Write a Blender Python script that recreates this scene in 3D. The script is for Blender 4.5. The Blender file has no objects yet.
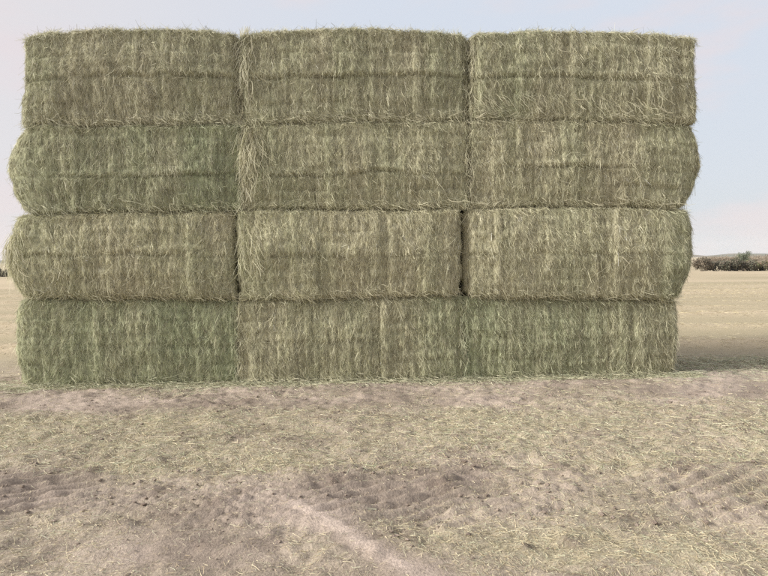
import bpy, math
import numpy as np
from mathutils import Matrix, Vector

rng = np.random.default_rng(7)
sc = bpy.context.scene
COL = sc.collection

# ------------------------------------------------------------------ camera
CAM_H = 1.37
F_PX, W_PX, H_PX = 577.0, 768.0, 576.0          # focal length and frame in photograph pixels
PITCH = math.atan((288.0 - 259.5) / F_PX)
ROLL = math.radians(0.52)
fwd = np.array([0, math.cos(PITCH), -math.sin(PITCH)])
up0 = np.array([0, math.sin(PITCH), math.cos(PITCH)])
right = np.array([1.0, 0, 0]) * math.cos(ROLL) - up0 * math.sin(ROLL)
up = np.array([1.0, 0, 0]) * math.sin(ROLL) + up0 * math.cos(ROLL)
CAM = np.array([0, 0, CAM_H])
cam = bpy.data.cameras.new('camera')
cam.sensor_width = 36.0
cam.lens = 36.0 * F_PX / W_PX
cam.clip_start = 0.05
cam.clip_end = 20000
camo = bpy.data.objects.new('camera', cam)
COL.objects.link(camo)
m = Matrix.Identity(4)
for i in range(3):
    m[i][0], m[i][1], m[i][2], m[i][3] = right[i], up[i], -fwd[i], CAM[i]
camo.matrix_world = m
sc.camera = camo

# ------------------------------------------------------------------ sky and sun
SUN_EL, SUN_AZ = math.radians(27), math.radians(254.5)     # azimuth clockwise from +Y: from the left, a little behind the camera
to_sun = Vector((math.sin(SUN_AZ) * math.cos(SUN_EL), math.cos(SUN_AZ) * math.cos(SUN_EL), math.sin(SUN_EL)))
world = bpy.data.worlds.new('World')
sc.world = world
world.use_nodes = True
nt = world.node_tree
nt.nodes.clear()
N = nt.nodes.new
L = nt.links.new
out = N('ShaderNodeOutputWorld')
bg = N('ShaderNodeBackground')
bg.inputs['Strength'].default_value = 0.10
L(bg.outputs[0], out.inputs[0])
sky = N('ShaderNodeTexSky')
sky.sky_type = 'NISHITA'
sky.sun_disc = False
sky.sun_elevation = SUN_EL
sky.sun_rotation = SUN_AZ
sky.dust_density = 3.0
sky.air_density = 1.0
tc = N('ShaderNodeTexCoord')
sep = N('ShaderNodeSeparateXYZ')
L(tc.outputs['Generated'], sep.inputs[0])
ramp = N('ShaderNodeValToRGB')                 # hazy veil, by elevation
L(sep.outputs['Z'], ramp.inputs[0])
e = ramp.color_ramp.elements
e[0].position, e[0].color = 0.0, (0.61, 0.65, 0.68, 1)
e[1].position, e[1].color = 0.75, (0.60, 0.65, 0.74, 1)
x = e.new(0.12); x.color = (0.63, 0.675, 0.735, 1)
x = e.new(0.40); x.color = (0.64, 0.69, 0.775, 1)
# thin cloud streaks
mp = N('ShaderNodeMapping')
mp.inputs['Scale'].default_value = (1.0, 1.0, 3.2)
mp.inputs['Location'].default_value = (8.3, 4.4, 2.2)
L(tc.outputs['Generated'], mp.inputs[0])
no = N('ShaderNodeTexNoise')
no.inputs['Scale'].default_value = 2.6
no.inputs['Detail'].default_value = 6
no.inputs['Roughness'].default_value = 0.55
L(mp.outputs[0], no.inputs['Vector'])
cr = N('ShaderNodeMapRange')
cr.inputs['From Min'].default_value = 0.46
cr.inputs['From Max'].default_value = 0.62
cr.interpolation_type = 'SMOOTHSTEP'
L(no.outputs['Fac'], cr.inputs['Value'])
# warm side towards the sun
dt = N('ShaderNodeVectorMath'); dt.operation = 'DOT_PRODUCT'
L(tc.outputs['Generated'], dt.inputs[0])
dt.inputs[1].default_value = to_sun
wm = N('ShaderNodeMapRange')
wm.interpolation_type = 'SMOOTHSTEP'
wm.inputs['From Min'].default_value = -0.12
wm.inputs['From Max'].default_value = 0.70
L(dt.outputs['Value'], wm.inputs['Value'])
mixw = N('ShaderNodeMix'); mixw.data_type = 'RGBA'
L(wm.outputs[0], mixw.inputs['Factor'])
L(ramp.outputs[0], mixw.inputs[6])
mixw.inputs[7].default_value = (0.76, 0.70, 0.69, 1)
mixc = N('ShaderNodeMix'); mixc.data_type = 'RGBA'
cm = N('ShaderNodeMath'); cm.operation = 'MULTIPLY'; cm.inputs[1].default_value = 0.72
L(cr.outputs[0], cm.inputs[0])
L(cm.outputs[0], mixc.inputs['Factor'])
L(mixw.outputs[2], mixc.inputs[6])
mixc.inputs[7].default_value = (0.755, 0.675, 0.69, 1)
vs = N('ShaderNodeVectorMath'); vs.operation = 'SCALE'
vs.inputs['Scale'].default_value = 8.8          # the veil in units of the background strength
L(mixc.outputs[2], vs.inputs[0])
mixn = N('ShaderNodeMix'); mixn.data_type = 'RGBA'
mixn.inputs['Factor'].default_value = 0.90
L(sky.outputs[0], mixn.inputs[6])
L(vs.outputs[0], mixn.inputs[7])
L(mixn.outputs[2], bg.inputs['Color'])

sun = bpy.data.lights.new('sun', 'SUN')
sun.energy = 4.8
sun.angle = math.radians(16)
sun.color = (1.0, 0.955, 0.89)
suno = bpy.data.objects.new('sun', sun)
COL.objects.link(suno)
suno.rotation_euler = (-to_sun).to_track_quat('-Z', 'Y').to_euler()
suno.location = to_sun * 60

sc.view_settings.view_transform = 'Standard'
sc.view_settings.look = 'None'
sc.view_settings.gamma = 1.0
sc.view_settings.exposure = 0.36
sc.view_settings.use_curve_mapping = False
sc.cycles.use_denoising = False
sc.cycles.max_bounces = 8
sc.cycles.volume_bounces = 1

# ------------------------------------------------------------------ helpers
def ray(px, py):
    d = right * ((px - W_PX / 2) / F_PX) + up * ((H_PX / 2 - py) / F_PX) + fwd
    return d / np.linalg.norm(d)

def on_ground(px, py, z=0.0):
    d = ray(px, py)
    return CAM + d * ((z - CAM_H) / d[2])

def smooth(a, b, x):
    t = np.clip((x - a) / (b - a), 0, 1)
    return t * t * (3 - 2 * t)

TAB = rng.random((256, 256))
def vnoise(x, y, seed=0):
    x = np.asarray(x, float) + seed * 17.31
    y = np.asarray(y, float) + seed * 9.73
    xi, yi = np.floor(x).astype(int), np.floor(y).astype(int)
    fx, fy = x - xi, y - yi
    fx, fy = fx * fx * (3 - 2 * fx), fy * fy * (3 - 2 * fy)
    g = lambda i, j: TAB[(xi + i) & 255, (yi + j) & 255]
    return (g(0, 0) * (1 - fx) + g(1, 0) * fx) * (1 - fy) + (g(0, 1) * (1 - fx) + g(1, 1) * fx) * fy - 0.5

def fbm(x, y, seed=0, octv=4, gain=0.5):
    s, a, f = 0, 1.0, 1.0
    for o in range(octv):
        s = s + a * vnoise(np.asarray(x) * f, np.asarray(y) * f, seed + o * 3)
        a *= gain
        f *= 2.03
    return s

def mesh_from(name, V, F, colors=None, smooth_shade=True):
    V = np.ascontiguousarray(V, np.float32)
    F = np.ascontiguousarray(F, np.int32)
    me = bpy.data.meshes.new(name)
    me.vertices.add(len(V))
    me.vertices.foreach_set('co', V.ravel())
    k = F.shape[1]
    me.loops.add(F.size)
    me.loops.foreach_set('vertex_index', F.ravel())
    me.polygons.add(len(F))
    me.polygons.foreach_set('loop_start', np.arange(0, F.size, k, dtype=np.int32))
    me.polygons.foreach_set('use_smooth', np.full(len(F), smooth_shade, dtype=bool))
    me.update(calc_edges=True)
    if colors is not None:
        at = me.color_attributes.new('tint', 'FLOAT_COLOR', 'POINT')
        c = np.ones((len(V), 4), np.float32)
        c[:, :3] = colors
        at.data.foreach_set('color', c.ravel())
    return me

def obj(name, me, mat, parent=None, kind=None, label=None, cat=None, group=None):
    o = bpy.data.objects.new(name, me)
    COL.objects.link(o)
    if me is not None and mat is not None:
        me.materials.append(mat)
    if parent is not None:
        o.parent = parent
    for k, v in (('kind', kind), ('label', label), ('category', cat), ('group', group)):
        if v:
            o[k] = v
    return o

def unit(v):
    return v / np.maximum(np.linalg.norm(v, axis=-1, keepdims=True), 1e-9)

def ribbons(P, D, Nn, length, width, lift, bend, spin, colors, K=4, tip=0.45):
    """thin curved blades: P start, D direction, Nn surface normal; K rows of two points each"""
    n = len(P)
    D = unit(D); Nn = unit(Nn - D * np.sum(D * Nn, 1, keepdims=True))
    S = np.cross(D, Nn)
    wv = S * np.cos(spin)[:, None] + Nn * np.sin(spin)[:, None]
    V = np.empty((n, K, 2, 3))
    kink = np.random.default_rng(n).normal(0, 1, (n, K, 2)) * (length * .035)[:, None, None]
    kink[:, 0] = 0
    for k in range(K):
        t = k / (K - 1)
        c = P + D * (length * t)[:, None] + Nn * (lift * t * t)[:, None] + S * (bend * length * t * t)[:, None] + S * kink[:, k, :1] + Nn * kink[:, k, 1:] * .5
        w = (width * (1 - (1 - tip) * t) * 0.5)[:, None]
        V[:, k, 0] = c - wv * w
        V[:, k, 1] = c + wv * w
    base = np.arange(n)[:, None] * (2 * K) + np.arange(K - 1)[None, :] * 2
    F = np.stack([base, base + 1, base + 3, base + 2], -1).reshape(-1, 4)
    C = np.repeat(colors, 2 * K, 0)
    return V.reshape(-1, 3), F, C

def joined(parts):
    Vs, Fs, Cs, o = [], [], [], 0
    for V, F, C in parts:
        Vs.append(V); Fs.append(F + o); Cs.append(C); o += len(V)
    return np.concatenate(Vs), np.concatenate(Fs), np.concatenate(Cs)

def mat_tint(name, rough=0.75, noise_scale=0, noise_amt=0.0, bump=None, spec=0.3, trans=0.0):
    mt = bpy.data.materials.new(name)
    mt.use_nodes = True
    t = mt.node_tree
    b = t.nodes['Principled BSDF']
    b.inputs['Roughness'].default_value = rough
    b.inputs['Specular IOR Level'].default_value = spec
    a = t.nodes.new('ShaderNodeVertexColor'); a.layer_name = 'tint'
    src = a.outputs['Color']
    if noise_amt:
        g = t.nodes.new('ShaderNodeTexCoord')
        mpn = t.nodes.new('ShaderNodeMapping')
        mpn.inputs['Scale'].default_value = noise_scale
        t.links.new(g.outputs['Object'], mpn.inputs[0])
        nn = t.nodes.new('ShaderNodeTexNoise')
        nn.inputs['Scale'].default_value = 1.0
        nn.inputs['Detail'].default_value = 5
        nn.inputs['Roughness'].default_value = 0.65
        t.links.new(mpn.outputs[0], nn.inputs['Vector'])
        mr = t.nodes.new('ShaderNodeMapRange')
        mr.inputs['From Min'].default_value = 0.25; mr.inputs['From Max'].default_value = 0.75
        mr.inputs['To Min'].default_value = 1 - noise_amt; mr.inputs['To Max'].default_value = 1 + noise_amt
        t.links.new(nn.outputs['Fac'], mr.inputs['Value'])
        sc_ = t.nodes.new('ShaderNodeVectorMath'); sc_.operation = 'SCALE'
        t.links.new(src, sc_.inputs[0]); t.links.new(mr.outputs[0], sc_.inputs['Scale'])
        src = sc_.outputs[0]
        if bump:
            bp = t.nodes.new('ShaderNodeBump')
            bp.inputs['Strength'].default_value = 0.8
            bp.inputs['Distance'].default_value = bump
            t.links.new(nn.outputs['Fac'], bp.inputs['Height'])
            t.links.new(bp.outputs[0], b.inputs['Normal'])
    t.links.new(src, b.inputs['Base Color'])
    if trans:
        tr = t.nodes.new('ShaderNodeBsdfTranslucent')
        t.links.new(src, tr.inputs['Color'])
        ms = t.nodes.new('ShaderNodeMixShader'); ms.inputs[0].default_value = trans
        t.links.new(b.outputs[0], ms.inputs[1]); t.links.new(tr.outputs[0], ms.inputs[2])
        t.links.new(ms.outputs[0], t.nodes['Material Output'].inputs['Surface'])
    return mt

M_CORE = mat_tint('pressed_hay', 0.9, (90, 90, 16), 0.5, 0.012, 0.1)
M_STEM = mat_tint('hay_stem', 0.65, spec=0.3, trans=0.3)
M_GROUND = mat_tint('dry_soil', 0.95, (70, 70, 70), 0.34, 0.014, 0.15)
M_STRAW = mat_tint('straw_litter', 0.6, spec=0.35, trans=0.12)
M_LEAF = mat_tint('shrub_leaf', 0.7, spec=0.2, trans=0.15)
M_BARK = mat_tint('shrub_bark', 0.9, (20, 20, 20), 0.3, None, 0.1)
M_HILL = mat_tint('hill_scrub', 0.95, (0.03, 0.03, 0.03), 0.3, None, 0.1)

# ------------------------------------------------------------------ the ground
A0, A1 = on_ground(15, 388), on_ground(675, 375.5)      # base line of the stack's front
EX = unit(A1 - A0); EY = np.array([-EX[1], EX[0], 0.0]); EZ = np.array([0, 0, 1.0])
YAW = math.atan2(EX[1], EX[0])

R0, R1 = on_ground(286, 497), on_ground(436, 585)       # pale smooth wheel slip mark
def along(x, y, A, B):
    d = (B - A)[:2]; ln = np.linalg.norm(d); d = d / ln
    rx, ry = x - A[0], y - A[1]
    return (rx * d[0] + ry * d[1]) / ln, (rx * -d[1] + ry * d[0])

def masks(x, y):
    """litter cover 0..1, bare wheel track 0..1, smooth slip mark 0..1"""
    wob = 0.42 * fbm(x * 0.7, y * 0.7, 11, 3)
    yy = y + wob
    trk = smooth(2.65, 3.15, yy) * (1 - smooth(3.45, 4.1, yy))
    trk = trk * (0.78 + 0.22 * smooth(1.2, -0.8, x)) 
    base = smooth(4.9, 5.75, yy) * (1 - smooth(6.8, 7.4, yy))
    near = 1 - smooth(2.6, 3.0, yy)
    lit = 0.86 - 0.85 * trk - 0.85 * base
    lit = lit - near * (.18 + 0.42 * smooth(0.9, -0.9, x))
    lit = lit + 0.75 * fbm(x * 1.3, y * 1.9, 23, 4)
    t, dd = along(x, y, R0, R1)
    dd = dd + 0.04 * fbm(x * 4.5, y * 4.5, 31, 4)
    slip = (.7 + .4 * smooth(-.3, .3, fbm(x * 6, y * 6, 33, 3))) * np.exp(-(dd / (0.040 + .02 * t.clip(0, 1.5))) ** 2) * smooth(-0.05, 0.12, t) * (1 - smooth(1.5, 1.9, t))
    lit = lit - 0.9 * np.exp(-(dd / 0.10) ** 2) * smooth(-0.05, 0.12, t)
    return np.clip(lit, 0, 1), trk, slip

SPOTS = [(277, 441, .16), (288, 437, .10), (246, 402, .10), (206, 404, .08), (345, 425, .08), (352, 431, .06), (459, 438, .09), (742, 433, .08), (758, 435, .06),
         (686, 433, .07), (524, 545, .05), (561, 540, .05), (575, 542, .06), (115, 523, .08), (127, 415, .10), (125, 418, .06), (60, 547, .08), (35, 560, .09), (165, 488, .10),
         (215, 500, .12), (560, 467, .14), (680, 465, .16), (735, 462, .14), (90, 470, .10), (440, 482, .12), (330, 478, .14)]
SPOTS = [(on_ground(a_, b_), w_) for a_, b_, w_ in SPOTS]
def upturned(x, y):
    """patches of darker crumbled earth"""
    v = np.zeros_like(x)
    for p_, w_ in SPOTS:
        v = np.maximum(v, np.exp(-((x - p_[0]) / w_) ** 2 - ((y - p_[1]) / (w_ * .8)) ** 2))
    return v * np.clip(1 + 2.2 * fbm(x * 9, y * 11, 99, 3), 0, 1.2)

def height(x, y):
    lit, trk, slip = masks(x, y)
    near = 1 - smooth(14, 30, np.hypot(x, y))
    h = 0.030 * fbm(x * 1.6, y * 1.6, 41, 3) + 0.020 * fbm(x * 6, y * 7, 43, 3)
    rough = 0.5 + 1.0 * np.clip(fbm(x * 1.1, y * 1.6, 47, 3) + 0.35, 0, 1)
    h = h + 0.028 * rough * fbm(x * 17, y * 22, 45, 3)
    # tyre lugs pressed into the bare track: slanted bars, scuffed
    wb = 0.10 * fbm(x * 1.5, y * 1.5, 51, 2)
    lug = np.tanh(2.2 * np.cos(2 * np.pi * (y - .55 * x + wb) / .125))
    blk = np.tanh(2.2 * np.cos(2 * np.pi * (x + .30 * y + wb) / .082))
    grid = smooth(-1.9, -1.5, x) * (1 - smooth(-.6, -.2, x)) + smooth(.7, .9, x) * (1 - smooth(1.4, 1.7, x))
    pat = lug * (1 - .5 * grid) + (.75 * lug * blk + .15 * blk) * grid + .4 * vnoise(x * 25, y * 25, 52)
    amp = smooth(-0.15, 0.3, fbm(x * 0.9, y * 1.3, 57, 3) + 0.1 + .3 * smooth(.4, -1.0, x))
    h = h + trk * amp * 0.018 * (1 - .4 * grid) * pat
    h = h - 0.02 * trk + 0.022 * upturned(x, y) * (.6 + 1.2 * vnoise(x * 30, y * 30, 98))
    h = h * (1 - 0.5 * slip) + 0.008 * slip
    # windrow ribs of the mown field beyond
    h = h + 0.03 * np.sin(y * 2 * np.pi / 2.1 + 3 * fbm(x * .15, y * .2, 59, 2)) * smooth(7.5, 9, y)
    h = h * near
    # keep it level below the stack
    s, d = (x - A0[0]) * EX[0] + (y - A0[1]) * EX[1], (x - A0[0]) * EY[0] + (y - A0[1]) * EY[1]
    under = smooth(-0.25, 0.0, s) * (1 - smooth(7.6, 7.9, s)) * smooth(-0.22, -0.03, d) * (1 - smooth(1.3, 1.6, d))
    h = h * (1 - under) - 0.006 * under
    # low bank in front of the scrub
    h = h + 0.22 * np.exp(-((y - 49 + 0.03 * x) / 2.2) ** 2) * (0.6 + fbm(x * 0.12, y * 0.02, 61, 2))
    return h

def axis(fine0, fine1, step, far0, far1, g):
    c = list(np.arange(fine0, fine1, step))
    s, p = step, c[-1]
    hi = []
    while p < far1:
        s *= g; p += s; hi.append(p)
    s, p = step, fine0
    lo = []
    while p > far0:
        s *= g; p -= s; lo.append(p)
    return np.array(lo[::-1] + c + hi)

xs = axis(-4.4, 4.4, 0.023, -1650, 1650, 1.16)
ys = axis(2.1, 6.9, 0.022, -1650, 1650, 1.07)
GX, GY = np.meshgrid(xs, ys)
gx, gy = GX.ravel(), GY.ravel()
gz = height(gx, gy)
lit, trk, slip = masks(gx, gy)
SOIL = np.array([0.295, 0.245, 0.20]); DUST = np.array([0.52, 0.435, 0.37]); LITT = np.array([0.40, 0.358, 0.255])
FIELD = np.array([0.50, 0.42, 0.295]); DARK = np.array([0.20, 0.16, 0.13])
q = smooth(-0.35, 0.35, fbm(gx * 2.2, gy * 3.0, 71, 4))[:, None]
c = SOIL * (1 - q) + (SOIL * 0.5 + DUST * 0.5) * q
lm = (lit * (0.55 + 0.35 * smooth(-.2, .3, fbm(gx * 5, gy * 7, 73, 3))))[:, None]
c = c * (1 - lm) + LITT * lm
dk = smooth(0.22, 0.42, fbm(gx * 3.2, gy * 4.6, 77, 4))[:, None] * 0.45      # darker soil patches scattered by noise
dk = np.maximum(dk, np.clip(upturned(gx, gy), 0, 1)[:, None] * .8)
c = c * (1 - dk) + DARK * dk
sp = np.clip(slip * (1.0 + .6 * fbm(gx * 14, gy * 14, 35, 3)), 0, .95)[:, None]
c = c * (1 - sp) + DUST * sp
far = smooth(7.0, 9.0, gy)[:, None]
st = smooth(-0.35, 0.45, fbm(gx * 0.10, gy * 0.9, 79, 4) + .28 * np.sin(gy * 2 * np.pi / 2.1 + 3 * fbm(gx * .15, gy * .2, 59, 2)))[:, None]
fc = FIELD * st + np.array([0.385, 0.335, 0.225]) * (1 - st)
c = c * (1 - far) + fc * far
nx, ny = len(xs), len(ys)
ii = (np.arange(ny - 1)[:, None] * nx + np.arange(nx - 1)[None, :]).ravel()
GF = np.stack([ii, ii + 1, ii + nx + 1, ii + nx], 1)
obj('ground', mesh_from('ground', np.stack([gx, gy, gz], 1), GF, c), M_GROUND, kind='structure',
    label='dry trampled field of pinkish soil and straw litter around the stack')

# ------------------------------------------------------------------ hay bales
def to_plane(px, py):
    """photo point on the stack's front plane -> (s along the stack, z)"""
    d = ray(px, py)
    t = np.dot(A0 - CAM, EY) / np.dot(d, EY)
    p = CAM + d * t
    return np.dot(p - A0, EX), p[2]

DEPTH = 1.20
TAN = np.array([0.775, 0.74, 0.55]); STRAWC = np.array([0.54, 0.515, 0.36]); OLIVE = np.array([0.50, 0.52, 0.37])
GREEN = np.array([0.395, 0.44, 0.27]); BROWN = np.array([0.33, 0.30, 0.215])

# silhouettes of the outer ends, in metres beyond the seam line, from bottom to top
FLAT = [0, 0, 0, 0, 0]
BALES = [
    # row (0 = top), col, y at (left, right) of top and bottom, x left, x right, left profile, right profile,
    # left/right edge radius, crease height, green amount(left, middle, right), label
    dict(r=0, c=0, top=(35, 33), bot=(124, 123.5), x=(29, 243), lp=[.02, .02, .0, -.01, -.02], rl=.07, rr=.07, hump=.07, crease=.50, g=(.34, .22, .22), dull=.35,
         lab='greyish hay bale at the left end of the top row, stray stems on its crown'),
    dict(r=0, c=1, top=(33.5, 34), bot=(123.5, 119), x=(244, 468), rl=.06, rr=.08, hump=.075, crease=.50, g=(.30, .26, .42), dull=.30,
         lab='middle hay bale of the top row with a loose upright tuft on its left corner'),
    dict(r=0, c=2, top=(34, 37.5), bot=(119, 123), x=(470, 692), rp=[.02, .02, .01, .0, .0], rl=.10, rr=.06, hump=.06, crease=.48, g=(.42, .26, .22), dull=.25,
         lab='flat-ended hay bale at the right end of the top row'),
    dict(r=1, c=0, top=(124, 123.5), bot=(212, 210), x=(28, 243.5), lp=[.02, .14, .19, .13, .0], rl=.12, rr=.03, crease=.42, g=(.42, .50, .85), dull=.25,
         lab='green-tinged bulging hay bale at the left end of the second row from the top'),
    dict(r=1, c=1, top=(123.5, 119), bot=(210, 206.5), x=(243, 469), rl=.03, rr=.03, crease=.40, g=(.25, .24, .12), dull=.12,
         lab='middle hay bale of the second row with long pale hay hanging at its left edge'),
    dict(r=1, c=2, top=(119, 123), bot=(206.5, 207), x=(470, 689), rp=[-.05, .07, .14, .11, .02], rl=.03, rr=.13, crease=.44, g=(.12, .14, .34), dull=.15,
         lab='hay bale at the right end of the second row, its end bulging furthest right'),
    dict(r=2, c=0, top=(212, 210), bot=(299.5, 299), x=(20, 236), lp=[.0, .15, .20, .13, .0], rl=.16, rr=.05, crease=.50, g=(.34, .10, .05), dull=.0,
         lab='tan hay bale at the left end of the third row, reaching furthest left'),
    dict(r=2, c=1, cs=.6, top=(210, 206.5), bot=(299, 296), x=(237, 462), rl=.06, rr=.10, crease=.48, g=(.28, .05, .04), dull=.0,
         lab='straw-coloured middle hay bale of the third row beside two dark gaps'),
    dict(r=2, c=2, top=(206.5, 207), bot=(296, 299.5), x=(465, 686), rp=[-.07, .04, .10, .09, .02], rl=.11, rr=.15, crease=.50, g=(.04, .12, .45), dull=.05,
         lab='hay bale at the right end of the third row, tan with a greener rounded end'),
    dict(r=3, c=0, cs=.35, top=(299.5, 299), bot=None, x=(16, 235.5), lp=[-.01, .06, .08, .06, -.02], rl=.12, rr=.025, crease=.46, g=(.45, .62, .90), dull=.05,
         lab='greenest hay bale, on the ground at the left end of the bottom row'),
    dict(r=3, c=1, cs=.3, top=(299, 296), bot=None, x=(236, 463.5), rl=.025, rr=.025, crease=.50, g=(.18, .18, .75), dull=.05,
         lab='middle hay bale of the bottom row, tan turning green at its right edge'),
    dict(r=3, c=2, cs=.3, top=(296, 299.5), bot=None, x=(464, 678), rp=[-.02, .02, .03, .02, .0], rl=.025, rr=.07, crease=.50, g=(.80, .45, .28), dull=.08,
         lab='hay bale at the right end of the bottom row, green on its left half'),
]
ROWN = ['top', 'second', 'third', 'bottom']

class Bale:
    def __init__(s, d, idx):
        s.d = d; s.i = idx
        s0, _ = to_plane(d['x'][0], 260); s1, _ = to_plane(d['x'][1], 260)
        x0, x1 = d['x']
        s.zt = [to_plane(x0, d['top'][0])[1], to_plane(x1, d['top'][1])[1]]
        s.zb = [0.0, 0.0] if d['bot'] is None else [to_plane(x0, d['bot'][0])[1] - .012, to_plane(x1, d['bot'][1])[1] - .012]
        s.s0, s.s1 = s0, s1
        s.L = s1 - s0
        s.base = min(s.zb)
        s.yoff = [0, .0, -.025, .015][d['r']] + 0.012 * math.sin(idx * 2.3)     # bales are not stacked perfectly flush
        s.rs = np.random.default_rng(100 + idx)
        s.flw = 0.075 + 0.05 * s.rs.random(60)
        s.flx = np.concatenate([[0], np.cumsum(s.flw)])
        s.flo = s.rs.normal(0, 1, 61)

    def crease_c(s, x):
        return 2 * s.d['crease'] - 1 + 0.10 * fbm(x * 1.3, x * 0 + s.i, 5, 3) + 0.05 * vnoise(x * 8, x * 0, s.i) + 0.04 * vnoise(x * 21, x * 0, s.i + 7)

    def deform(s, a, b, c):
        d = s.d; hs = s.L / 2; hd = DEPTH / 2
        t = (a + 1) / 2
        zb = s.zb[0] * (1 - t) + s.zb[1] * t - s.base
        zt = s.zt[0] * (1 - t) + s.zt[1] * t - s.base
        S = s.s0 + t * s.L
        wav = lambda row: 0.035 * fbm(S * 1.3, S * 0, 130 + row * 5, 2) + 0.016 * vnoise(S * 6, S * 0, 150 + row) + 0.010 * vnoise(S * 17, S * 0, 160 + row)
        if d['r'] > 0:
            zt = zt + wav(d['r'])
        if d['r'] < 3:
            zb = zb + wav(d['r'] + 1)
        hz = (zt - zb) / 2; zm = (zt + zb) / 2
        rs_ = np.where(a < 0, d['rl'], d['rr']); rd, rz = [.08, .09, .15, .07][d['r']], [.045, .05, .075, .045][d['r']]
        q = [a * hs, b * hd, c * hz]
        h = [hs, hd, hz]; r = [rs_, rd, rz]
        inn = [np.clip(q[k], -(h[k] - r[k]), h[k] - r[k]) for k in range(3)]
        n = [(q[k] - inn[k]) / r[k] for k in range(3)]
        ln = np.maximum(np.sqrt(n[0] ** 2 + n[1] ** 2 + n[2] ** 2), 1e-6)
        X, Y, Z = [inn[k] + r[k] * n[k] / ln for k in range(3)]
        nx_, ny_, nz_ = [n[k] / ln for k in range(3)]
        prof = np.linspace(-1, 1, 5)
        lp = np.polyval(np.polyfit(prof, d.get('lp', FLAT), 4), c); rp = np.polyval(np.polyfit(prof, d.get('rp', FLAT), 4), c)
        X = X - lp * smooth(-0.70, -1.0, a) * (1 - 0.45 * b * b * (b > 0)) + rp * smooth(0.70, 1.0, a) * (1 - 0.45 * b * b * (b > 0))
        # flakes: vertical slices a little proud of or behind their neighbours
        sx = np.clip(X + hs, 0, s.flx[-1] - .01)
        k = np.clip(np.searchsorted(s.flx, sx) - 1, 0, 59)
        f = (sx - s.flx[k]) / s.flw[k]
        edge = np.minimum(f, 1 - f) * s.flw[k]
        fl = s.flo[k]
        dip = np.exp(-(edge / 0.012) ** 2)
        # front and back
        fr = np.abs(ny_) ** 2
        cc = s.crease_c(X)
        dz = (c - cc) * hz
        str_ = s.d.get('cs', 1.0) * np.clip(0.70 + 1.4 * fbm(X * 2.6, X * 0 + 3.3, s.i + 40, 3), 0.28, 1.2)
        groove = -0.040 * np.exp(-(dz / 0.014) ** 2) * str_ + 0.012 * np.exp(-((dz - 0.04) / 0.035) ** 2) * str_
        bands = 0.010 * fbm(X * 1.2, Z * 19, s.i + 15, 2) + 0.005 * vnoise(X * 5, Z * 34, s.i + 16)   # compression lines
        for cc2 in (-.52, .5):
            bands = bands - 0.016 * np.exp(-(((c - cc2 - .7 * (cc - 2 * s.d['crease'] + 1)) * hz) / 0.014) ** 2) * np.clip(.5 + 2 * vnoise(X * 2.2, X * 0 + cc2, s.i + 45), 0, 1)
        bul = [.05, .06, .08, .045][d['r']] * (1 - a ** 6) * (1 - c * c)
        off = bul + groove + bands + 0.006 * fl - 0.010 * dip + 0.035 * fbm(X * 2.2, Z * 3, s.i + 9, 3) + 0.011 * fbm(X * 16, Z * 6, s.i + 19, 2) + 0.016 * fbm(X * 45, Z * 11, s.i + 49, 2)
        Y = Y + np.sign(b) * fr * off
        # ends
        X = X + np.sign(a) * np.abs(nx_) ** 2 * (0.05 * fbm(Y * 3.5, Z * 6, s.i + 29, 3))
        # crown of the top row
        if d['r'] == 0:
            tp = np.clip(nz_, 0, 1) ** 2 * (c > 0)
            Z = Z + smooth(-1, 1, c) * d['hump'] * (1 - np.abs(a) ** 2.2)
            Z = Z + tp * (0.012 * fl - 0.014 * dip + 0.02 * fbm(X * 7, Y * 5, s.i + 39, 3))
        return np.stack([X, Y, Z + zm], -1)

    def normal(s, a, b, c, ea, eb, ec):
        e = 0.004
        p = s.deform(a, b, c)
        ta = s.deform(np.clip(a + e * ea[0], -1, 1), np.clip(b + e * ea[1], -1, 1), np.clip(c + e * ea[2], -1, 1)) - \
             s.deform(np.clip(a - e * ea[0], -1, 1), np.clip(b - e * ea[1], -1, 1), np.clip(c - e * ea[2], -1, 1))
        tb = s.deform(np.clip(a + e * eb[0], -1, 1), np.clip(b + e * eb[1], -1, 1), np.clip(c + e * eb[2], -1, 1)) - \
             s.deform(np.clip(a - e * eb[0], -1, 1), np.clip(b - e * eb[1], -1, 1), np.clip(c - e * eb[2], -1, 1))
        ta, tb = unit(ta), unit(tb)
        return p, ta, tb, unit(np.cross(ta, tb))

    def greenness(s, x, z):
        g = s.d['g']
        v = np.interp(x / s.L, [-.5, -.15, .15, .5], [g[0], g[1], g[1], g[2]])
        return v + 0.38 * fbm(x * 3.2, z * 1.0, s.i + 61, 3) + 0.10 * fbm(x * 12, z * 1.5, s.i + 66, 2)

    def tint(s, x, z, n):
        g = np.clip(s.greenness(x, z) + s.rs.normal(0, .18, n), 0, 1)[:, None]
        u = s.rs.random(n)
        br = (s.rs.random(n) < 0.14 + 0.1 * s.d['dull'])[:, None]
        tanness = np.clip(u ** 1.8 + 0.10 - 0.15 * s.d['dull'], 0, 1)[:, None]
        dry = STRAWC * (1 - tanness) + TAN * tanness
        wet = GREEN * (1 - tanness * .6) + OLIVE * tanness * .6
        wet = wet + 0.10 * (s.rs.random((n, 1)) < .12)
        c = dry * (1 - g) + wet * g
        c = np.where(br, BROWN * (0.7 + .6 * u[:, None]), c)
        dull = s.d['dull']
        grey = np.mean(c, 1, keepdims=True) * np.array([1.0, .97, .84])
        c = c * (1 - .6 * dull) + grey * .6 * dull
        return c * (1 - .10 * dull) * np.exp(s.rs.normal(-.04, .25, (n, 1))).clip(.45, 1.4)

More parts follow.
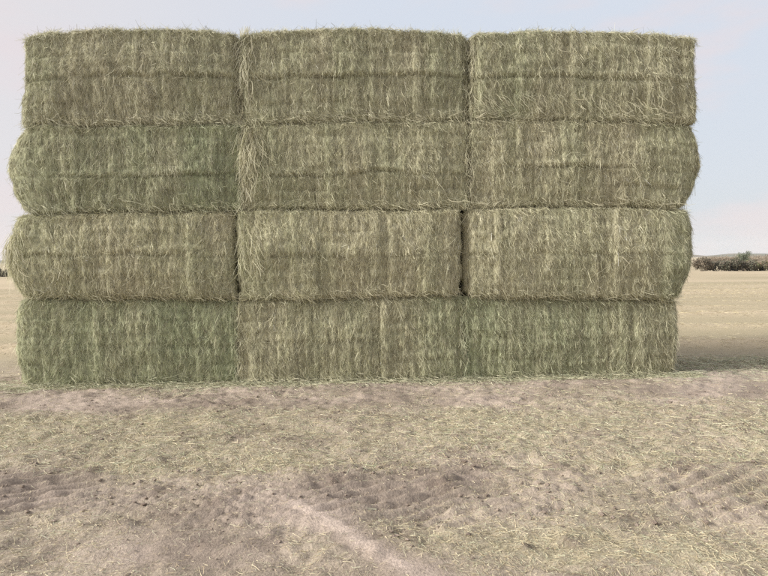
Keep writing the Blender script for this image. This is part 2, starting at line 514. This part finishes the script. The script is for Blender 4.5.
    def core(s):
        na = max(60, int(s.L / 0.025)); nb = 22; nc = 44
        Vs, Fs, o = [], [], 0
        def face(na_, nb_, fn, flip):
            nonlocal o
            u, v = np.meshgrid(np.linspace(-1, 1, na_ + 1), np.linspace(-1, 1, nb_ + 1))
            a, b, c = fn(u.ravel(), v.ravel())
            Vs.append(s.deform(a, b, c))
            i = (np.arange(nb_)[:, None] * (na_ + 1) + np.arange(na_)[None, :]).ravel()
            F = np.stack([i, i + 1, i + na_ + 2, i + na_ + 1], 1)
            if flip:
                F = F[:, ::-1]
            Fs.append(F + o); o += len(Vs[-1])
        one = lambda u: np.ones_like(u)
        face(na, nc, lambda u, v: (u, -one(u), v), False)
        face(na, nc, lambda u, v: (u, one(u), v), True)
        face(na, nb, lambda u, v: (u, v, one(u)), False)
        face(na, nb, lambda u, v: (u, v, -one(u)), True)
        face(nb, nc, lambda u, v: (one(u), u, v), False)
        face(nb, nc, lambda u, v: (-one(u), u, v), True)
        V, F = np.concatenate(Vs), np.concatenate(Fs)
        # weld the six sheets along their shared borders
        key = np.round(V * 2000).astype(np.int64)
        _, first, inv = np.unique(key, axis=0, return_index=True, return_inverse=True)
        V = V[first]; F = inv.ravel()[F]
        g = np.clip(s.greenness(V[:, 0], V[:, 2]), 0, 1)[:, None]
        c = (STRAWC * .75) * (1 - g) + (GREEN * .85) * g
        c = c * (1 - .10 * s.d['dull'])
        return mesh_from('pressed_hay', V, F, c)

    def mat(s, parts):
        V, F, C = joined(parts)
        return mesh_from('stems', V, F, C)

    def front_stems(s):
        rs = s.rs
        nb, per = 5400, 4                             # stems lie in combed bundles
        n = nb * per + 2600
        k = np.concatenate([np.repeat(np.arange(nb), per), np.zeros(2600, int)])
        loose = np.arange(n) >= nb * per
        a = np.where(loose, rs.uniform(-1, 1, n), rs.uniform(-1, 1, nb)[k] + rs.normal(0, .0040, n))
        c = np.where(loose, rs.uniform(-1, 1, n), rs.uniform(-1, 1, nb)[k] + rs.normal(0, .035, n))
        a = np.clip(a, -1, 1); c = np.clip(c, -1, 1)
        b_ang, b_up = rs.normal(0, .20, nb)[k], (rs.random(nb) < .25)[k]
        b_len, b_tone, b_lift = rs.gamma(4, .25, nb)[k], np.exp(rs.normal(0, .12, nb))[k], np.abs(rs.normal(0, .005, nb))[k]
        b_ang, b_len, b_tone = np.where(loose, rs.normal(0, .5, n), b_ang), np.where(loose, 1.1, b_len), np.where(loose, 1.05, b_tone)
        p, ta, tb, nn = s.normal(a, -np.ones(n), c, (1, 0, 0), (0, 0, 1), None)
        X, Z = p[:, 0], p[:, 2]
        cc = s.crease_c(X)
        H = (s.zt[0] + s.zt[1] - s.zb[0] - s.zb[1]) / 2
        low = smooth(-0.55, -0.98, c)
        sweep = 0.55 + 0.9 * fbm(X * 0.8, X * 0, s.i + 70, 2)
        ang = b_ang + rs.normal(0, .13, n) + 0.7 * fbm(X * 2.5, Z * 3.0, s.i + 71, 3) + low * sweep * (0.9 + rs.normal(0, .3, n))
        wild = rs.random(n) < .05
        ang = np.where(wild, rs.uniform(-1.6, 1.6, n), ang)
        down = -np.ones(n)                            # hang downwards from their root
        upw = b_up
        down = np.where(upw & (low < .3), 1.0, down)
        D = tb * (np.cos(ang) * down)[:, None] + ta * (np.sin(ang))[:, None]
        ln = (rs.gamma(3.0, .010, n) + .012) * b_len + .015
        ln = np.minimum(ln, .26)
        ln = np.where(low > .3, ln * .8, ln)
        # stems stop at the bale's edges instead of crossing into the neighbours
        room = np.where(D[:, 2] < 0, Z - (s.zb[0] + s.zb[1]) / 2 + s.base, H - Z + .03) + np.where(rs.random(n) < .4, .06, .02)
        ln = np.minimum(ln, np.maximum(room / np.maximum(np.abs(D[:, 2]), .25), .03))
        lift = np.abs(rs.normal(0, .004, n)) + .002 + b_lift
        lift = np.where(rs.random(n) < .012, lift + rs.uniform(.01, .04, n), lift)
        # just above the crease stems bend outwards over it
        dc = (c - cc)
        lift = lift + np.where((dc > 0) & (dc < .22), .010, 0)
        P = p + nn * (rs.uniform(-.006, .011, n))[:, None]
        tone = s.tint(X, Z, n)
        tone = np.where(loose[:, None], tone, .6 * tone + .4 * tone[np.minimum(k * per, n - 1)])   # a bundle is much of one colour
        wid = rs.uniform(.0017, .0046, n) * np.where(rs.random(n) < .08, 1.7, 1)
        return ribbons(P, D, nn, ln, wid, lift, rs.normal(0, .16, n), rs.normal(0, .8, n), np.minimum(tone * b_tone[:, None], .85), K=3)

    def fringe(s):
        """combed-over hay along the lower and upper front edges"""
        rs = s.rs; parts = []
        n = 800
        a = rs.uniform(-.99, .97, n); c = -1 + np.abs(rs.normal(0, .10, n)) + .01
        p, ta, tb, nn = s.normal(a, -np.ones(n), c, (1, 0, 0), (0, 0, 1), None)
        sgn = np.where(fbm(p[:, 0] * .9, p[:, 0] * 0, s.i + 81, 2) > -.12, 1.0, -1.0)
        ang = rs.normal(1.0, .45, n) * sgn
        D = -tb * np.cos(ang)[:, None] + ta * np.sin(ang)[:, None]
        col = s.tint(p[:, 0], p[:, 2], n) * .75 + TAN * .28
        parts.append(ribbons(p + nn * rs.uniform(.008, .035, n)[:, None], D, nn, rs.gamma(3, .03, n).clip(.03, .2), rs.uniform(.002, .0055, n), rs.uniform(.0, .025, n), rs.normal(0, .2, n), rs.normal(0, .8, n), col))
        n = 350
        a = rs.uniform(-.98, .98, n); c = 1 - rs.uniform(0.0, .08, n)
        p, ta, tb, nn = s.normal(a, -np.ones(n), c, (1, 0, 0), (0, 0, 1), None)
        ang = rs.normal(0, .6, n)
        D = -tb * np.cos(ang)[:, None] + ta * np.sin(ang)[:, None]
        parts.append(ribbons(p + nn * .01, D, nn, rs.uniform(.05, .14, n), rs.uniform(.003, .006, n), rs.uniform(.0, .03, n), rs.normal(0, .25, n), rs.normal(0, .8, n), s.tint(p[:, 0], p[:, 2], n)))
        return joined(parts)

    def end_stems(s, side, n):
        rs = s.rs
        b = rs.uniform(-1, 1, n); c = rs.uniform(-1, 1, n)
        p, ta, tb, nn = s.normal(np.full(n, float(side)), b, c, (0, side, 0), (0, 0, 1), None)
        ang = rs.normal(0, .5, n)
        D = -tb * np.cos(ang)[:, None] + ta * np.sin(ang)[:, None]
        ln = np.minimum(rs.gamma(3.0, .016, n) + .02, .15)
        ln = np.minimum(ln, np.maximum(p[:, 2] - (s.zb[0] + s.zb[1]) / 2 + s.base + .02, .03))
        lift = np.abs(rs.normal(0, .010, n)) + np.where(rs.random(n) < .02, rs.uniform(.02, .06, n), 0)
        return ribbons(p, D, nn, ln, rs.uniform(.0025, .006, n), lift, rs.normal(0, .3, n), rs.normal(0, .8, n), s.tint(p[:, 0], p[:, 2], n), K=3)

    def back_stems(s, n):
        rs = s.rs
        a = rs.uniform(-1, 1, n); c = rs.uniform(-1, 1, n)
        p, ta, tb, nn = s.normal(a, np.ones(n), c, (-1, 0, 0), (0, 0, 1), None)
        ang = rs.normal(0, .35, n)
        D = -tb * np.cos(ang)[:, None] + ta * np.sin(ang)[:, None]
        ln = np.minimum(rs.uniform(.06, .18, n), np.maximum(p[:, 2] - (s.zb[0] + s.zb[1]) / 2 + s.base, .03))
        return ribbons(p, D, nn, ln, rs.uniform(.004, .008, n), np.abs(rs.normal(0, .015, n)), rs.normal(0, .2, n), rs.normal(0, .8, n), s.tint(p[:, 0], p[:, 2], n), K=3)

    def top_stems(s):
        rs = s.rs; n = 5200
        a = rs.uniform(-1, 1, n); b = rs.uniform(-1, 1, n)
        b[:2600] = -1 + np.abs(rs.normal(0, .25, 2600)); b = np.clip(b, -1, 1)
        p, ta, tb, nn = s.normal(a, b, np.ones(n), (1, 0, 0), (0, 1, 0), None)
        th = rs.uniform(0, 2 * np.pi, n)
        D = ta * (np.cos(th) * .7)[:, None] + tb * np.sin(th)[:, None]
        lift = np.abs(rs.normal(0, .009, n)) + np.where(rs.random(n) < .012, rs.uniform(.02, .10, n), 0)
        return ribbons(p - nn * .004, D, nn, rs.uniform(.04, .13, n), rs.uniform(.0022, .0055, n), lift, rs.normal(0, .3, n), rs.normal(0, .8, n), s.tint(p[:, 0], p[:, 2], n))

    def tuft(s, arange, crange, n, lean, length, face_out=.03, pale=.5):
        """a loose swag of long hay over one corner"""
        rs = s.rs
        a = rs.uniform(*arange, n); c = rs.uniform(*crange, n)
        p, ta, tb, nn = s.normal(a, -np.ones(n), c, (1, 0, 0), (0, 0, 1), None)
        ang = rs.normal(lean, .22, n)
        D = -tb * np.cos(ang)[:, None] + ta * np.sin(ang)[:, None]
        col = s.tint(p[:, 0], p[:, 2], n) * (1 - pale) + TAN * pale * rs.uniform(.7, 1.05, (n, 1))
        ln = rs.uniform(length * .5, length, n)
        room = p[:, 2] - (s.zb[0] + s.zb[1]) / 2 + s.base + .02
        ln = np.minimum(ln, np.maximum(room, .05))
        P = p + nn * rs.uniform(0, face_out, n)[:, None]
        return ribbons(P, D, nn, ln, rs.uniform(.003, .0065, n), rs.normal(.012, .012, n), rs.normal(0, .2, n), rs.normal(0, .8, n), col, K=5)

def place(b):
    c0 = A0 + EX * ((b.s0 + b.s1) / 2) + EY * (DEPTH / 2 + b.yoff)
    return (c0[0], c0[1], b.base)

for i, d in enumerate(BALES):
    b = Bale(d, i)
    root = obj('hay_bale', None, None, label=d['lab'], cat='hay bale', group='hay bales stacked four high and three wide')
    root.location = place(b)
    root.rotation_euler = (0, 0, YAW)
    root.empty_display_size = .2
    obj('pressed_hay', b.core(), M_CORE, root)
    parts = [b.front_stems(), b.end_stems(-1, 3200 if d['c'] == 0 else 900), b.end_stems(1, 3200 if d['c'] == 2 else 900), b.back_stems(900)]
    if d['c'] < 2 and d['r'] != 2:                 # hay spilling over the joint to the next bale
        parts.append(b.tuft((.965, 1.0), (-.9, .95), 260, .25, .16, .03, .12))
    if d['c'] > 0 and d['r'] != 2:
        parts.append(b.tuft((-1.0, -.965), (-.9, .95), 260, -.25, .16, .03, .12))
    if d['r'] == 0:
        parts.append(b.top_stems())
    obj('loose_stems', b.mat(parts), M_STEM, root, kind='stuff')
    obj('edge_fringe', b.mat([b.fringe()]), M_STEM, root, kind='stuff')
    if (d['r'], d['c']) == (1, 1):
        obj('hanging_hay', b.mat([b.tuft((-1, -.86), (.0, 1.0), 240, -.05, .40, .04, .25), b.tuft((-1, -.74), (-.3, .9), 260, .15, .28, .03, .15), b.tuft((-1, -.9), (-.6, .5), 200, .12, .3, .04, .3)]), M_STEM, root, kind='stuff')
    if (d['r'], d['c']) == (0, 1):
        up_ = b.tuft((-1, -.93), (.85, 1.0), 50, math.pi - .3, .13, .03, .5)
        obj('hanging_hay', b.mat([b.tuft((-1, -.88), (-.3, .95), 220, -.05, .34, .04, .22), up_]), M_STEM, root, kind='stuff')
    if (d['r'], d['c']) == (2, 1):
        obj('hanging_hay', b.mat([b.tuft((-1, -.80), (-.2, .8), 240, .20, .32, .03, .2)]), M_STEM, root, kind='stuff')
    if (d['r'], d['c']) == (2, 0):
        obj('hanging_hay', b.mat([b.tuft((-1, -.86), (-.3, .7), 260, .35, .30, .05, .25)]), M_STEM, root, kind='stuff')
    if (d['r'], d['c']) == (0, 2):
        obj('hanging_hay', b.mat([b.tuft((-1, .7), (-.65, -.4), 300, .7, .2, .02, .2)]), M_STEM, root, kind='stuff')

# ------------------------------------------------------------------ litter on the ground
def scatter(n, x0, x1, y0, y1, seed, dens, lrange, wrange, palette, up_=0.25, K=3, pts=None, heap=0):
    r = np.random.default_rng(seed)
    x, y = (r.uniform(x0, x1, n), r.uniform(y0, y1, n)) if pts is None else pts
    keep = r.random(n) < dens(x, y)
    x, y = x[keep], y[keep]
    # clear of the bales
    s, d = (x - A0[0]) * EX[0] + (y - A0[1]) * EX[1], (x - A0[0]) * EY[0] + (y - A0[1]) * EY[1]
    k2 = ~((s > -.1) & (s < 7.5) & (d > -.02) & (d < DEPTH + .05))
    x, y = x[k2], y[k2]
    n = len(x)
    th = r.uniform(0, 2 * np.pi, n)
    ln = r.uniform(*lrange, n) * r.uniform(.5, 1.2, n)
    z0 = height(x, y)
    tiltz = np.abs(r.normal(0, up_, n))
    D = np.stack([np.cos(th), np.sin(th), tiltz], 1)
    z1 = height(x + np.cos(th) * ln, y + np.sin(th) * ln)
    D[:, 2] = np.clip((z1 - z0) / ln, -.3, .5) + tiltz * .5
    P = np.stack([x, y, z0 + r.uniform(.001, .009, n) + heap * np.exp(d[k2] / .06) * r.random(n)], 1)
    Nn = np.tile(np.array([0, 0, 1.0]), (n, 1))
    pk = r.integers(0, len(palette), n)
    col = np.array(palette)[pk] * r.uniform(.75, 1.12, (n, 1))
    return ribbons(P, D, Nn, ln, r.uniform(*wrange, n), -tiltz * ln * .5, r.normal(0, .3, n), r.normal(0, .6, n), col, K=K)

WARM = np.array([.95, .89, .82])
PAL = [TAN * WARM, TAN * WARM * 1.05, STRAWC * WARM, STRAWC * 1.1, np.array([.52, .43, .28]), OLIVE, np.array([.36, .30, .19])]
PALG = [STRAWC, OLIVE, OLIVE, GREEN * 1.15, STRAWC * .9, TAN]
def dn(x, y):
    l, t, s_ = masks(x, y)
    return np.clip(.06 + l * 1.0, 0, 1) * (1 - .9 * s_) * (np.abs(x) < .5 + .82 * y)
near_l = scatter(110000, -5.2, 5.2, 2.0, 3.9, 1, dn, (.012, .065), (.0010, .0025), PAL + [OLIVE * .9], .16)
long_l = scatter(1500, -4, 4, 2.0, 4.6, 2, dn, (.10, .22), (.0015, .0028), [TAN * WARM, TAN, STRAWC * WARM], .10, K=5)
mid_l = scatter(100000, -6.0, 6.0, 3.7, 6.3, 3, dn, (.02, .09), (.0018, .0042), PAL + PALG, .2, K=2)
chips = scatter(210000, -6.0, 6.0, 2.0, 6.3, 31, lambda x, y: .10 + .8 * dn(x, y), (.006, .026), (.0014, .0036), PAL, .3, K=2)
obj('straw_litter', mesh_from('straw_litter', *joined([near_l, long_l, mid_l, chips])), M_STRAW, kind='stuff',
    label='broken straw and hay stems scattered over the trampled soil before the stack', cat='straw')
# hay leaf and chaff dropped along the foot of the stack and to its right
def foot(x, y):
    s, d = (x - A0[0]) * EX[0] + (y - A0[1]) * EX[1], (x - A0[0]) * EY[0] + (y - A0[1]) * EY[1]
    f = np.exp(-np.maximum(-d, 0) / (.05 + .10 * np.clip(fbm(s * 2.2, s * 0, 95, 3) + .4, 0, 1))) * (d < .05) * (s > -.6) * (s < 7.6)
    left = np.exp(-((s + .25) / .35) ** 2 - ((d - .15) / .28) ** 2)
    right_ = np.exp(-((d - .45) / .40) ** 2) * (s > 7.2) * (1 - smooth(9.5, 12, s)) * .9
    return np.clip(f + left + right_, 0, 1)
f1 = scatter(110000, -5.6, 9, 5.3, 8.0, 4, foot, (.04, .13), (.002, .005), PALG + [TAN, STRAWC], .3)
rf = np.random.default_rng(77)
fs = rf.uniform(-.35, 7.7, 16000)
fdp = -rf.exponential(.035 + .10 * np.clip(fbm(fs * 1.7, fs * 0, 96, 3) + .25, 0, 1)) - .005
fp = A0[None, :] + EX[None, :] * fs[:, None] + EY[None, :] * fdp[:, None]
f2 = scatter(16000, 0, 0, 0, 0, 8, lambda x, y: np.ones_like(x), (.03, .12), (.002, .005), PALG + [TAN, TAN, STRAWC], .35, pts=(fp[:, 0], fp[:, 1]), heap=.07)
gs, gd = rf.uniform(7.25, 11.0, 15000), rf.normal(.62, .36, 15000)
gp = A0[None, :] + EX[None, :] * gs[:, None] + EY[None, :] * gd[:, None]
f3 = scatter(15000, 0, 0, 0, 0, 9, lambda x, y: .35 + .9 * np.clip(fbm(x * 1.5, y * 3, 97, 3) + .3, 0, 1), (.03, .11), (.003, .007), [OLIVE, GREEN, OLIVE * .8, STRAWC], .4, K=2, pts=(gp[:, 0], gp[:, 1]))
obj('fallen_hay', mesh_from('fallen_hay', *joined([f1, f2, f3])), M_STRAW, kind='stuff',
    label='greenish shed hay lying along the foot of the stack', cat='hay')
# cut stubble of the field beyond
def fd(x, y):
    k = smooth(6.6, 7.6, y) * np.clip(.40 + 1.1 * fbm(x * .10, y * .9, 79, 4) + .35 * np.sin(y * 2 * np.pi / 2.1 + 3 * fbm(x * .15, y * .2, 59, 2)), .05, 1)
    return k * (np.abs(x) < 1.5 + .8 * y) * np.clip(1.25 - y / 34, 0, 1)
sL = scatter(150000, -24, -3.4, 6.4, 30, 5, fd, (.05, .16), (.004, .009), [TAN * WARM * .85, TAN * WARM * .75, STRAWC * WARM, STRAWC * WARM * 1.1], .35, K=2)
sR = scatter(190000, 3.0, 26, 6.4, 30, 6, fd, (.05, .16), (.004, .009), [TAN * WARM * .85, TAN * WARM * .75, STRAWC * WARM, STRAWC * WARM * 1.1], .35, K=2)
obj('field_stubble', mesh_from('field_stubble', *joined([sL, sR])), M_STRAW, kind='stuff',
    label='pale cut stubble of the open field beyond the stack', cat='stubble')

# crumbled clods of earth
def clods():
    r = np.random.default_rng(12)
    n = 5200
    x, y = r.uniform(-4.6, 4.6, n), r.uniform(2.1, 6.2, n)
    l, t, s_ = masks(x, y)
    pr = (.10 + .8 * t + .8 * smooth(.18, .4, fbm(x * 3.2, y * 4.6, 77, 4))) * (1 - s_)
    k = r.random(n) < pr
    x, y = x[k], y[k]; n = len(x)
    ico = np.array([[0, 0, 1], [.89, 0, .45], [.28, .85, .45], [-.72, .53, .45], [-.72, -.53, .45], [.28, -.85, .45],
                    [.72, .53, -.45], [-.28, .85, -.45], [-.89, 0, -.45], [-.28, -.85, -.45], [.72, -.53, -.45], [0, 0, -1]])
    fc = np.array([[0, 1, 2], [0, 2, 3], [0, 3, 4], [0, 4, 5], [0, 5, 1], [1, 6, 2], [2, 7, 3], [3, 8, 4], [4, 9, 5], [5, 10, 1],
                   [2, 6, 7], [3, 7, 8], [4, 8, 9], [5, 9, 10], [1, 10, 6], [11, 7, 6], [11, 8, 7], [11, 9, 8], [11, 10, 9], [11, 6, 10]])
    sz = np.minimum(r.gamma(1.6, .003, n) + .003, .016)
    V = ico[None] * (sz[:, None, None] * r.uniform(.6, 1.3, (n, 12, 1))) * np.array([1.3, 1.1, .7])
    V = V + np.stack([x, y, height(x, y) + sz * .15], 1)[:, None]
    F = (np.arange(n)[:, None, None] * 12 + fc[None]).reshape(-1, 3)
    q = r.random(n)[:, None]
    C = np.repeat(DARK * 1.1 * (1 - q) + SOIL * 1.2 * q, 12, 0)
    return mesh_from('soil_crumbs', V.reshape(-1, 3), F, C, False)
obj('soil_crumbs', clods(), M_GROUND, kind='stuff', label='small crumbs and clods of earth along the wheel tracks', cat='soil')

# ------------------------------------------------------------------ scrub behind the field
def shrub(px, width, hgt, depth, dist, palette, name, label, seed, n=2600):
    d = ray(px, 258); p = CAM + d * (dist / d[1])
    z0 = float(height(np.array([p[0]]), np.array([dist]))[0])
    root = obj(name, None, None, label=label, cat='tree' if name == 'tree' else 'shrub', group='scrub along the far side of the field')
    root.location = (p[0], dist, z0 - .02)
    r = np.random.default_rng(seed)
    nb = 9
    bc = np.stack([r.uniform(-.42, .42, nb) * width, r.uniform(-.35, .35, nb) * depth, r.uniform(.22, .72, nb) * hgt], 1)
    br = np.stack([r.uniform(.16, .26, nb) * width, r.uniform(.2, .35, nb) * depth, r.uniform(.2, .36, nb) * hgt], 1)
    k = r.integers(0, nb, n)
    v = unit(r.normal(0, 1, (n, 3))) * (r.random((n, 1)) ** .45) * r.uniform(.85, 1.15, (n, 1))
    P = bc[k] + v * br[k]
    P[:, 2] = np.clip(P[:, 2], .03, hgt * 1.05)
    D = unit(r.normal(0, 1, (n, 3)) + np.array([0, 0, .5])); Nn = unit(r.normal(0, 1, (n, 3)))
    tone = 1.6 * np.array(palette)[r.integers(0, len(palette), n)] * r.uniform(.7, 1.2, (n, 1))
    sz = r.uniform(.07, .17, n)
    V, F, C = ribbons(P, D, Nn, sz, sz * .6, sz * .1, np.zeros(n), r.uniform(0, 3, n), tone, K=2, tip=.5)
    obj('crown', mesh_from('crown', V, F, C), M_LEAF, root)
    ns = 14
    T = bc[r.integers(0, nb, ns)]
    B = np.stack([T[:, 0] * .05, T[:, 1] * .05, np.zeros(ns)], 1)
    Vs, Fs = [], []
    for j in range(ns):
        for e_, (cen, rad) in enumerate(((B[j], .035), (T[j], .012))):
            for q_ in range(5):
                an = q_ * 2 * np.pi / 5
                Vs.append(cen + np.array([math.cos(an), math.sin(an), 0]) * rad)
        for q_ in range(5):
            Fs.append([j * 10 + q_, j * 10 + (q_ + 1) % 5, j * 10 + 5 + (q_ + 1) % 5, j * 10 + 5 + q_])
    obj('trunk', mesh_from('trunk', np.array(Vs), np.array(Fs), np.tile([.12, .09, .07], (len(Vs), 1))), M_BARK, root)

REDB = [np.array([.12, .10, .075]), np.array([.11, .10, .075]), np.array([.14, .115, .085])]
DKG = [np.array([.09, .095, .065]), np.array([.11, .10, .075]), np.array([.12, .10, .08]), np.array([.08, .085, .065])]
OLV = [np.array([.11, .12, .06]), np.array([.14, .13, .075]), np.array([.15, .10, .07])]
GRN = [np.array([.10, .12, .085]), np.array([.12, .135, .09])]
DRY = [np.array([.20, .165, .125]), np.array([.18, .15, .115]), np.array([.16, .135, .10])]
shrub(702, 1.7, 1.30, 1.6, 53, REDB, 'shrub', 'dark brown rounded shrub just right of the stack at the field edge', 1)
shrub(716, 2.0, 1.10, 1.6, 53.5, DKG, 'shrub', 'low dark green shrub between the rounded brown shrub and the brown-topped one', 2)
shrub(730, 2.0, 1.12, 1.6, 53, DKG + REDB[:1], 'shrub', 'dark brown-topped shrub below and left of the small far tree', 3)
shrub(744, 1.9, 1.16, 1.6, 52.5, DKG, 'shrub', 'darkest shrub, right below the small far tree', 4)
shrub(757, 2.1, .95, 1.5, 53.5, OLV, 'shrub', 'lighter olive shrub right of the darkest shrub', 5)
shrub(769, 2.2, 1.15, 1.6, 53, REDB + OLV, 'shrub', 'brownish shrub cut by the right edge of the picture', 6)
shrub(742, 2.5, 2.45, 2.0, 95, GRN, 'tree', 'small rounded green tree standing above the scrub on the right', 7, 2600)
shrub(1, 2.4, 1.0, 1.6, 54, REDB + DKG, 'shrub', 'brown shrub at the left edge of the picture beside the stack', 8)
for j, (px, w_, h_) in enumerate(((724, 6, 1.8), (733, 6, 1.85), (753, 7, 1.8), (764, 8, 1.9), (711, 6, 1.7))):
    pos = ['second', 'third', 'fourth', 'rightmost', 'leftmost'][j]
    shrub(px, w_, h_, 3, 118 + 3 * j, DRY, 'shrub', 'pale dry brush far behind the dark shrubs, %s of five' % pos, 20 + j, 2200)

# ------------------------------------------------------------------ far hills
def hills(name, y0, hgt, seed, sx, label):
    xs_ = np.linspace(-1600, 1600, 400); ts = np.linspace(-1, 1, 9)
    X, T = np.meshgrid(xs_, ts)
    ridge = hgt * np.clip(.55 + .9 * fbm(X * sx, X * 0, seed, 5), .05, 2)
    Z = ridge * (1 - T * T) - 3 * (np.abs(T) > .99)
    Y = y0 + T * 110 + 30 * fbm(X * sx * .5, T, seed + 2, 2)
    n_ = len(xs_)
    i = (np.arange(len(ts) - 1)[:, None] * n_ + np.arange(n_ - 1)[None, :]).ravel()
    F = np.stack([i, i + 1, i + n_ + 1, i + n_], 1)
    q = smooth(-.3, .3, fbm(X.ravel() * .02, T.ravel() * 3, seed + 5, 3))[:, None]
    C = np.array([.07, .085, .05]) * q + np.array([.14, .12, .085]) * (1 - q)
    obj(name, mesh_from(name, np.stack([X.ravel(), Y.ravel(), Z.ravel()], 1), F, C), M_HILL, kind='structure', label=label)
hills('hills', 1450, 11, 91, .012, 'low hazy tree-covered rise on the horizon')

# ------------------------------------------------------------------ haze
hz = mesh_from('haze', np.array([[x_, y_, z_] for x_ in (-1700, 1700) for y_ in (-1700, 1700) for z_ in (-6, 40)], float),
               np.array([[0, 1, 3, 2], [4, 6, 7, 5], [0, 4, 5, 1], [2, 3, 7, 6], [0, 2, 6, 4], [1, 5, 7, 3]]), None, False)
hm = bpy.data.materials.new('haze')
hm.use_nodes = True
t = hm.node_tree
t.nodes.clear()
o_ = t.nodes.new('ShaderNodeOutputMaterial')
pv = t.nodes.new('ShaderNodeVolumePrincipled')
pv.inputs['Color'].default_value = (.93, .95, .98, 1)
pv.inputs['Density'].default_value = 0.0002
t.links.new(pv.outputs[0], o_.inputs['Volume'])
obj('haze', hz, hm, kind='stuff', label='thin pale haze over the field')
